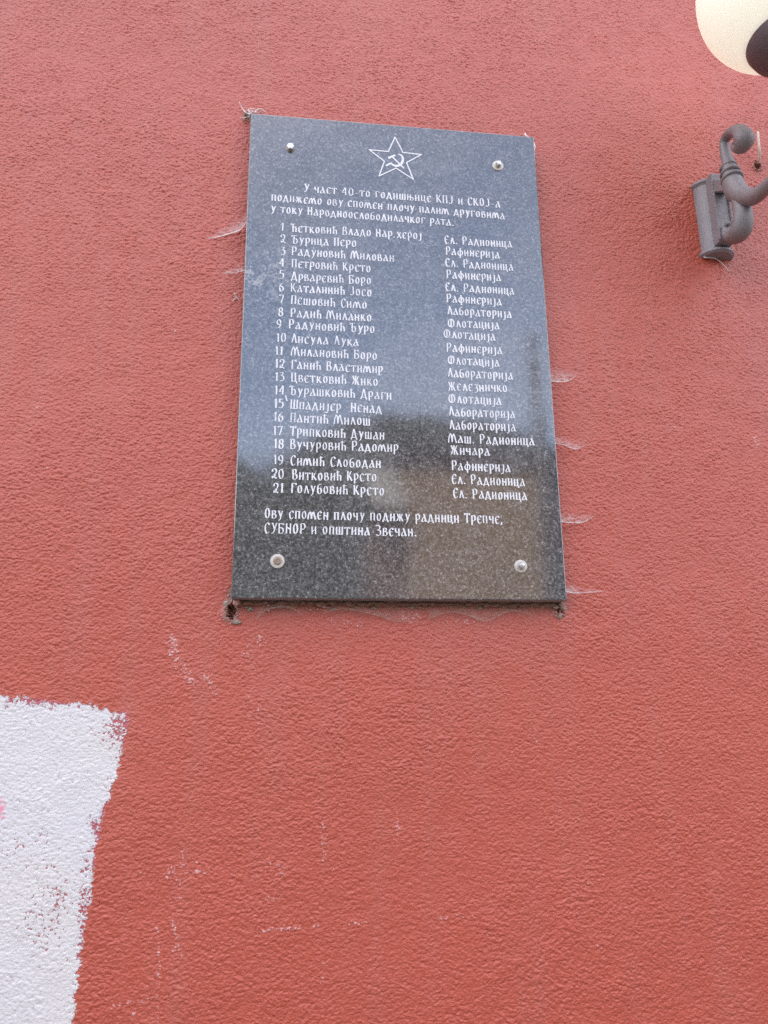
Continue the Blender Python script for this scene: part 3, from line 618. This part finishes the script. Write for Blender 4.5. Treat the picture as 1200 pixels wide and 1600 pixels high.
def cobweb(lip, top, y0, y1, label, mat, lipw=0.0016, s0=1.0):
    Lp = catmull(lip, 6); Tp = catmull(top, 6); n = min(len(Lp), len(Tp)); rows = 14; vv, ff, sa, fa = [], [], [], []
    for i in range(n):
        f = i / (n - 1); y = y0 + (y1 - y0) * f
        A = on_y(Lp[i][0], Lp[i][1], y); B = on_y(Tp[i][0], Tp[i][1], y * 0.6 - 0.0015); ln = (B - A).length + 1e-6
        for k in range(rows):
            g = (k / (rows - 1)) ** 1.7; p = A.lerp(B, g); p.y -= 0.004 * math.sin(math.pi * g) * (1 - f)
            vv.append(p); endf = min(1, f * 9 + 0.35) * min(1, (1 - f) * 3.2)
            sa.append(s0 * math.exp(-(g * ln / lipw) ** 2) * min(1, 0.25 + endf) * (0.75 + 0.25 * math.sin(i * 1.7 + lip[0][1])))
            fa.append((1 - g) ** 1.2 * endf)
    for i in range(n - 1):
        for k in range(rows - 1):
            q_ = i * rows + k; ff.append((q_, q_ + rows, q_ + rows + 1, q_ + 1))
    me = bpy.data.meshes.new('cobweb'); me.from_pydata([tuple(p) for p in vv], [], ff)
    for nm, ar in (('strand', sa), ('film', fa)): me.attributes.new(nm, 'FLOAT', 'POINT').data.foreach_set('value', np.array(ar, np.float32))
    me.update(); o = link('cobweb', me, mat, None, True)
    return tag(o, label, 'cobweb', 'cobwebs along the edges of the plaque')
cobweb([(385, 347), (376, 359), (360, 365), (343, 370), (321, 374)], [(386, 332), (374, 340), (358, 350), (340, 360), (320, 372)], -0.024, -0.003, 'long white wispy cobweb reaching left from the plaque beside the first name', WEB, 0.0018)
cobweb([(382, 423), (373, 425), (360, 427), (345, 427)], [(382, 412), (372, 416), (358, 420), (344, 425)], -0.020, -0.003, 'small faint cobweb at the left edge of the plaque, beside the fourth name', WEB, 0.0014, 0.7)
cobweb([(858, 595), (872, 597), (889, 595), (905, 583)], [(857, 572), (872, 573), (890, 576), (906, 582)], -0.022, -0.003, 'rounded cobweb at the right edge of the plaque, topmost of the four there', WEB, 0.0013, 0.8)
cobweb([(863, 692), (882, 696), (901, 702), (921, 691)], [(862, 680), (882, 683), (902, 688), (922, 690)], -0.022, -0.003, 'thin curved cobweb at the right edge of the plaque, second of four from the top', WEB, 0.0012, 0.7)
cobweb([(873, 815), (892, 817), (912, 816), (931, 805)], [(872, 797), (892, 800), (913, 803), (932, 804)], -0.022, -0.003, 'pale filmy cobweb at the right edge of the plaque, third of four from the top', WEB, 0.0014, 0.85)
cobweb([(879, 924), (898, 927), (918, 926), (946, 924)], [(878, 909), (898, 914), (920, 919), (947, 923)], -0.022, -0.003, 'straight bright cobweb by the lower right corner of the plaque, lowest of four', WEB, 0.0015, 1.0)
cobweb([(400, 968), (417, 953), (440, 949), (456, 951), (474, 963)], [(398, 944), (417, 942), (440, 942), (456, 942), (476, 944)], -0.010, -0.006, 'arched dusty brown cobweb under the lower edge of the plaque near its left corner', DUSTY, 0.0014, 0.6)
cobweb([(505, 958), (535, 952), (560, 955), (590, 962), (625, 972), (650, 962)], [(505, 943), (535, 943), (560, 944), (590, 944), (625, 945), (652, 945)], -0.010, -0.006, 'wide ragged dusty cobweb hanging under the middle of the lower edge of the plaque', DUSTY, 0.0013, 0.5)
cobweb([(668, 968), (700, 957), (725, 960), (760, 970), (800, 955), (845, 966)], [(668, 945), (700, 946), (725, 946), (760, 947), (800, 947), (845, 948)], -0.010, -0.006, 'long drooping dusty cobweb under the lower edge of the plaque towards its right corner', DUSTY, 0.0013, 0.55)

# ---------------------------------------------------------------- wall lamp
XB = on_y(1118, 335, -0.02).x
IRON, t, b = new_mat('grey_brown_painted_iron')
n1 = noise(t, 25, 5, 0.6); n2 = noise(t, 240, 3, 0.6)
c = mixc(t, n1, (0.205, 0.190, 0.195), (0.29, 0.268, 0.272)); c = mixc(t, ramp(t, n2, 0.60, 0.78), c, (0.36, 0.31, 0.29))
t.links.new(c, b.inputs['Base Color']); b.inputs['Roughness'].default_value = 0.52; b.inputs['Metallic'].default_value = 0.10
bump(t, b, mathn(t, 'ADD', noise(t, 150, 3, 0.6), mathn(t, 'MULTIPLY', noise(t, 45, 3, 0.5), 1.5)), 1.0, 0.0008)
DARK = simple('dark_grey_lamp_cup', (0.135, 0.112, 0.118), 0.55, 0.2, 40)
lampo = empty('wall_lamp', (XB, 0, on_y(1118, 335, 0).z), 'globe wall lamp on a scrolled grey iron bracket, right of the plaque', 'lamp')
q = lambda u, v, r: (XB, on_x(u, v, XB).y, on_x(u, v, XB).z, r)
zt = on_y(1110, 283, -0.02).z; zb = on_y(1122, 394, -0.02).z; RP = 0.034
bm = bmesh.new()
lathe(bm, [(0.002, zb - 0.004), (RP + .001, zb - 0.004), (RP + .006, zb), (RP + .006, zb + 0.004), (RP + .002, zb + 0.007), (RP, zb + 0.010), (RP, zt - 0.012), (RP + .002, zt - 0.009), (RP + .005, zt - 0.006), (RP + .005, zt - 0.001), (RP + .001, zt + 0.002), (0.002, zt + 0.002)], (XB, 0.006, 0), (0, 0, 1), 48)
plate = finish('mounting_plate', bm, IRON, lampo)
bm = bmesh.new(); box(bm, (XB - 0.016, -RP - 0.010, zb + 0.010), (XB + 0.020, -0.005, zt + 0.001), 0.003); finish('front_rib', bm, IRON, plate)
for sx in (-0.0145, 0.0185):
    bm = bmesh.new(); box(bm, (XB + sx - 0.0022, -RP - 0.0135, zb + 0.013), (XB + sx + 0.0022, -RP - 0.008, zt - 0.003), 0.0012); finish('edge_bead', bm, IRON, plate)
bm = bmesh.new(); lathe(bm, [(0.0005, -0.001), (0.0048, -0.001), (0.0048, 0.0012), (0.003, 0.0026), (0.0005, 0.003)], (XB + 0.002, -RP - 0.010, zb + 0.024), (0, -1, 0), 20); finish('screw', bm, STEEL, plate)
arm_end = Vector((XB, -0.26, 0))
GC = CAM + ray(1222, -26) * 1.46; GR = 0.1534
zc = GC.z
e1 = q(1205, 284, .0125)
arm = [q(1141, 275, .0165), q(1145, 287, .0210), q(1151, 299, .0220), q(1162, 307, .0195), q(1178, 307, .0165), q(1194, 296, .0138), e1]
ez, ey = e1[2], e1[1]
gx = GC.x
arm += [(XB + (gx - XB) * 0.3, ey - 0.030, ez + 0.004, .0120), (XB + (gx - XB) * 0.75, GC.y + 0.025, (ez + zc - 0.19) / 2 - 0.01, .0112), (gx, GC.y, zc - 0.225, .0110), (gx, GC.y, zc - 0.180, .0110)]
bm = bmesh.new(); sweep(bm, arm, 8, 20); finish('arm', bm, IRON, lampo, True)
bm = bmesh.new(); sweep(bm, [q(1143, 278, .0150), q(1139, 258, .0120), q(1134, 240, .0095), q(1132, 222, .0085), q(1140, 209, .0100), q(1154, 205, .0140), q(1163, 217, .0170), q(1157, 231, .0125), q(1147, 230, .0060), q(1145, 224, .003)], 8, 20, 1.25); finish('upper_scroll', bm, IRON, lampo, True)
bm = bmesh.new(); sweep(bm, [q(1154, 306, .0140), q(1159, 322, .0155), q(1161, 342, .0175), q(1157, 360, .0185), q(1147, 369, .0165), q(1137, 366, .0105), q(1134, 355, .0060), q(1139, 348, .0042)], 8, 20, 1.2); finish('lower_scroll', bm, IRON, lampo, True)
c0 = Vector(q(1138, 262, 0)[:3]); c1 = Vector(q(1145, 283, 0)[:3]); ax = (c1 - c0).normalized()
for k, rr in ((0, .0180), (0.42, .0205), (0.84, .0225)):
    bm = bmesh.new(); lathe(bm, [(0.008, -.0035), (rr - .002, -.0035), (rr, -.0015), (rr, .0015), (rr - .002, .0035), (0.008, .0035)], c0 + (c1 - c0) * k, ax, 36); finish('collar', bm, IRON, lampo, True)
# web joining collar and plate, and the foot of the lower scroll
bm = bmesh.new(); cz = c1.z; cy = c1.y
prof = [(-RP + 0.004, zt - 0.006), (cy + 0.004, cz + 0.004), (cy + 0.006, cz - 0.020), (-RP + 0.004, zt - 0.040)]
vs0 = [bm.verts.new((XB - 0.013, y, z)) for y, z in prof]; vs1 = [bm.verts.new((XB + 0.013, y, z)) for y, z in prof]
bm.faces.new(vs0); bm.faces.new(vs1[::-1])
for i in range(4): bm.faces.new((vs0[i], vs0[(i + 1) % 4], vs1[(i + 1) % 4], vs1[i]))
bmesh.ops.bevel(bm, geom=list(bm.edges), offset=0.002, segments=2, affect='EDGES'); finish('web', bm, IRON, lampo)
ft = q(1136, 368, 0); bm = bmesh.new(); box(bm, (XB - 0.010, ft[1], ft[2] - 0.010), (XB + 0.010, -RP + 0.002, ft[2] + 0.006), 0.002); finish('foot', bm, IRON, lampo)
# cup and globe
bm = bmesh.new(); lathe(bm, [(0.001, -.182), (0.022, -.182), (0.027, -.178), (0.052, -.168), (0.070, -.153), (0.079, -.133), (0.080, -.125), (0.074, -.127), (0.040, -.146)], GC, (0, 0, 1), 48); finish('cup', bm, DARK, lampo, True)
GM, t, b = new_mat('milk_glass')
b.inputs['Base Color'].default_value = (0.93, 0.88, 0.75, 1); b.inputs['Roughness'].default_value = 0.22; b.inputs['Emission Color'].default_value = (0.93, 1.0, 0.83, 1); b.inputs['Emission Strength'].default_value = 0.28   # the lamp is on
tr = node(t, 'ShaderNodeBsdfTranslucent'); tr.inputs['Color'].default_value = (0.99, 0.975, 0.91, 1); ms = node(t, 'ShaderNodeMixShader'); ms.inputs[0].default_value = 0.12
om = next(n for n in t.nodes if n.type == 'OUTPUT_MATERIAL'); t.links.new(b.outputs[0], ms.inputs[1]); t.links.new(tr.outputs[0], ms.inputs[2]); t.links.new(ms.outputs[0], om.inputs['Surface'])
gc = mixc(t, noise(t, 12, 3), (0.96, 0.935, 0.85), (0.93, 0.90, 0.82)); t.links.new(gc, b.inputs['Base Color'])
bm = bmesh.new(); bmesh.ops.create_uvsphere(bm, u_segments=64, v_segments=40, radius=GR)
for w in bm.verts: w.co += GC
finish('globe', bm, GM, lampo, True)

# cut cable sticking out of the wall
cab = [on_y(1183, 256, 0.004), on_y(1187, 243, -0.012), on_y(1186, 228, -0.020), on_y(1184, 206, -0.022)]
bm = bmesh.new(); sweep(bm, [(*p, r) for p, r in zip(cab, (.0026, .0028, .0028, .0024))], 6, 10)
tag(finish('cable_stub', bm, simple('cream_cable_sheath', (0.72, 0.66, 0.55), 0.5, 0.25, 60), None, True), 'cut cream cable stub sticking out of a cracked hole beside the wall lamp', 'cable')

# ---------------------------------------------------------------- the street behind the viewer (mirrored in the polished slab)
ASPH = simple('asphalt', (0.052, 0.051, 0.050), 0.9, 0.3, 3, 0, 0.003, 120); PAVE = simple('concrete_paving', (0.22, 0.205, 0.19), 0.85, 0.2, 2, 0, 0.002, 90); EARTH = simple('grassy_ground', (0.070, 0.085, 0.035), 0.95, 0.4, 1.5, 0, 0.02, 30)
def slabmesh(name, a, b, mat): 
    bm = bmesh.new(); box(bm, a, b); return tag(finish(name, bm, mat), kind='structure')
bm = bmesh.new(); v4 = [bm.verts.new(p) for p in ((-250, 60, -0.16), (250, 60, -0.16), (250, -300, -0.16), (-250, -300, -0.16))]; bm.faces.new(v4); tag(finish('ground', bm, EARTH), kind='structure')
slabmesh('pavement', (-60, -2.6, -0.4), (60, 0.02, 0.0), PAVE)
slabmesh('road', (-60, -8.2, -0.4), (60, -2.604, -0.13), ASPH)
slabmesh('pavement', (-60, -9.6, -0.4), (60, -8.204, 0.0), PAVE)

PLAS = simple('ochre_brown_render', (0.46, 0.32, 0.19), 0.9, 0.25, 0.9, 0, 0.002, 60); GREY = simple('slate_grey_render', (0.085, 0.085, 0.100), 0.9, 0.2, 0.9); WHITE = simple('limewash', (0.50, 0.49, 0.46), 0.9, 0.15, 1.0); TILE_M = simple('dark_roof_tiles', (0.060, 0.045, 0.045), 0.8, 0.35, 9, 0, 0.02, 12)
WOOD = simple('weathered_window_wood', (0.20, 0.17, 0.14), 0.6, 0.25, 8); GLASS, t, b = new_mat('window_glass'); b.inputs['Base Color'].default_value = (0.02, 0.025, 0.03, 1); b.inputs['Roughness'].default_value = 0.05
cc = mixc(t, noise(t, 3, 2), (0.015, 0.02, 0.025), (0.035, 0.04, 0.045)); t.links.new(cc, b.inputs['Base Color'])
def house(label, x0, x1, y, depth, h, wallm, roof, wins):
    o = empty('street_house', ((x0 + x1) / 2, y, 0), label, 'house')
    bm = bmesh.new(); box(bm, (x0, y - depth, 0), (x1, y, h)); finish('wall', bm, wallm, o)
    bm = bmesh.new()
    e = 0.35 if roof > 0.5 else 0.12
    if roof > 0.5:
        pr = [(y + e, h - 0.02), (y + e, h + 0.16), (y - depth / 2, h + roof), (y - depth - e, h + 0.16), (y - depth - e, h - 0.02)]
        A = [bm.verts.new((x0 - 0.15 * (x0 < 1.8), p[0], p[1] + 0.03)) for p in pr]; B = [bm.verts.new((x1 + 0.002, p[0], p[1] + 0.03)) for p in pr]
        bm.faces.new(A); bm.faces.new(B[::-1])
        for i in range(5): bm.faces.new((A[i], A[(i + 1) % 5], B[(i + 1) % 5], B[i]))
    else: box(bm, (x0 - 0.05, y - depth - e, h + 0.002), (x1 - 0.01, y + e, h + 0.002 + roof))
    finish('roof', bm, TILE_M, o)
    for (wx, wz, ww, wh) in wins:
        bm = bmesh.new()
        for a_, b_ in (((wx - ww / 2, wz), (wx - ww / 2 + .07, wz + wh)), ((wx + ww / 2 - .07, wz), (wx + ww / 2, wz + wh)), ((wx - ww / 2 + .07, wz), (wx + ww / 2 - .07, wz + .07)), ((wx - ww / 2 + .07, wz + wh - .07), (wx + ww / 2 - .07, wz + wh)), ((wx - .03, wz + .07), (wx + .03, wz + wh - .07))):
            box(bm, (a_[0], y + 0.003, a_[1]), (b_[0], y + 0.06, b_[1]))
        w_ = finish('window', bm, WOOD, o)
        bm = bmesh.new(); box(bm, (wx - ww / 2 + .05, y + 0.002, wz + .05), (wx + ww / 2 - .05, y + 0.02, wz + wh - .05)); finish('pane', bm, GLASS, w_)
        bm = bmesh.new(); box(bm, (wx - ww / 2 - .06, y + 0.001, wz - .06), (wx + ww / 2 + .06, y + 0.12, wz - .003)); finish('sill', bm, WHITE, w_)
    return o
house('ochre brown rendered house with a dark eave, mirrored low in the granite', 1.75, 4.10, -11.0, 7, 5.75, PLAS, 0.32, [(2.9, 1.0, 1.0, 1.4)])
house('slate grey house right of the ochre one, mirrored by the right edge of the granite', 4.11, 12.0, -11.3, 7, 5.85, GREY, 0.25, [(5.6, 1.0, 1.1, 1.4), (8.4, 1.0, 1.1, 1.4), (8.4, 3.7, 1.1, 1.4)])
BRICK = simple('red_brown_brick', (0.22, 0.13, 0.09), 0.9, 0.3, 4)
an = house('narrow brick annex under a sloping white canopy, left of the mirrored ochre house', 1.18, 1.74, -11.2, 0.9, 4.80, BRICK, 0.05, [])
bm = bmesh.new(); A_ = [(-10.62, 4.86), (-10.62, 4.90), (-12.25, 6.06), (-12.25, 6.02)]
va = [bm.verts.new((1.14, y, z)) for y, z in A_]; vb = [bm.verts.new((1.72, y, z)) for y, z in A_]; bm.faces.new(va); bm.faces.new(vb[::-1])
for k in range(4): bm.faces.new((va[k], va[(k + 1) % 4], vb[(k + 1) % 4], vb[k]))
finish('canopy', bm, WHITE, an)
o = empty('utility_pole', (3.47, -9.1, 0), 'thin dark utility pole across the street, mirrored near the right edge of the granite', 'pole')
POLE = simple('weathered_pole_wood', (0.17, 0.16, 0.15), 0.85, 0.3, 20)
bm = bmesh.new(); lathe(bm, [(0.10, 0), (0.09, 2), (0.07, 7.2), (0.06, 7.25)], (3.47, -9.1, 0), (0, 0, 1), 16); finish('post', bm, POLE, o, True)
bm = bmesh.new(); box(bm, (3.43, -9.02, 5.55), (3.51, -8.90, 5.85)); finish('junction_box', bm, POLE, o)

# wooded hills behind the street
xs = np.linspace(-230, 230, 160); ys = np.linspace(-290, -28, 70); X, Y = np.meshgrid(xs, ys)
def rid(X, Y):
    h = 0.375 * (np.abs(Y) - 10) * (0.86 + 0.16 * np.sin(X * 0.021 + 0.9) + 0.05 * np.sin(X * 0.09)) * (1 - 0.35 * sstep(X, 20, 90)); h = np.minimum(h, 44 + 5 * np.sin(X * 0.03))
    h = h + 3.2 * np.tanh((X + 1) / 6) * sstep(-Y, 50, 100)
    for k, (f, a_) in enumerate(((0.11, 1.0), (0.23, 0.7), (0.5, 0.6), (0.9, 0.45))): h += a_ * np.sin(X * f + k) * np.sin(Y * f * 1.2 + 2 * k)
    return h * sstep(-Y, 26, 60) + 3.2 * sstep(-Y, 28, 34) + 0.5 * np.random.default_rng(5).standard_normal(X.shape) - 0.6
H = rid(X, Y); me = bpy.data.meshes.new('hills'); idx = np.arange(X.size).reshape(X.shape)
me.from_pydata(np.stack([X.ravel(), Y.ravel(), H.ravel()], 1).tolist(), [], np.stack([idx[:-1, :-1], idx[:-1, 1:], idx[1:, 1:], idx[1:, :-1]], -1).reshape(-1, 4).tolist())
tag(link('hills', me, simple('wooded_slope', (0.045, 0.052, 0.040), 0.95, 0.6, 0.35, 0, 0.6, 0.9)), kind='structure')
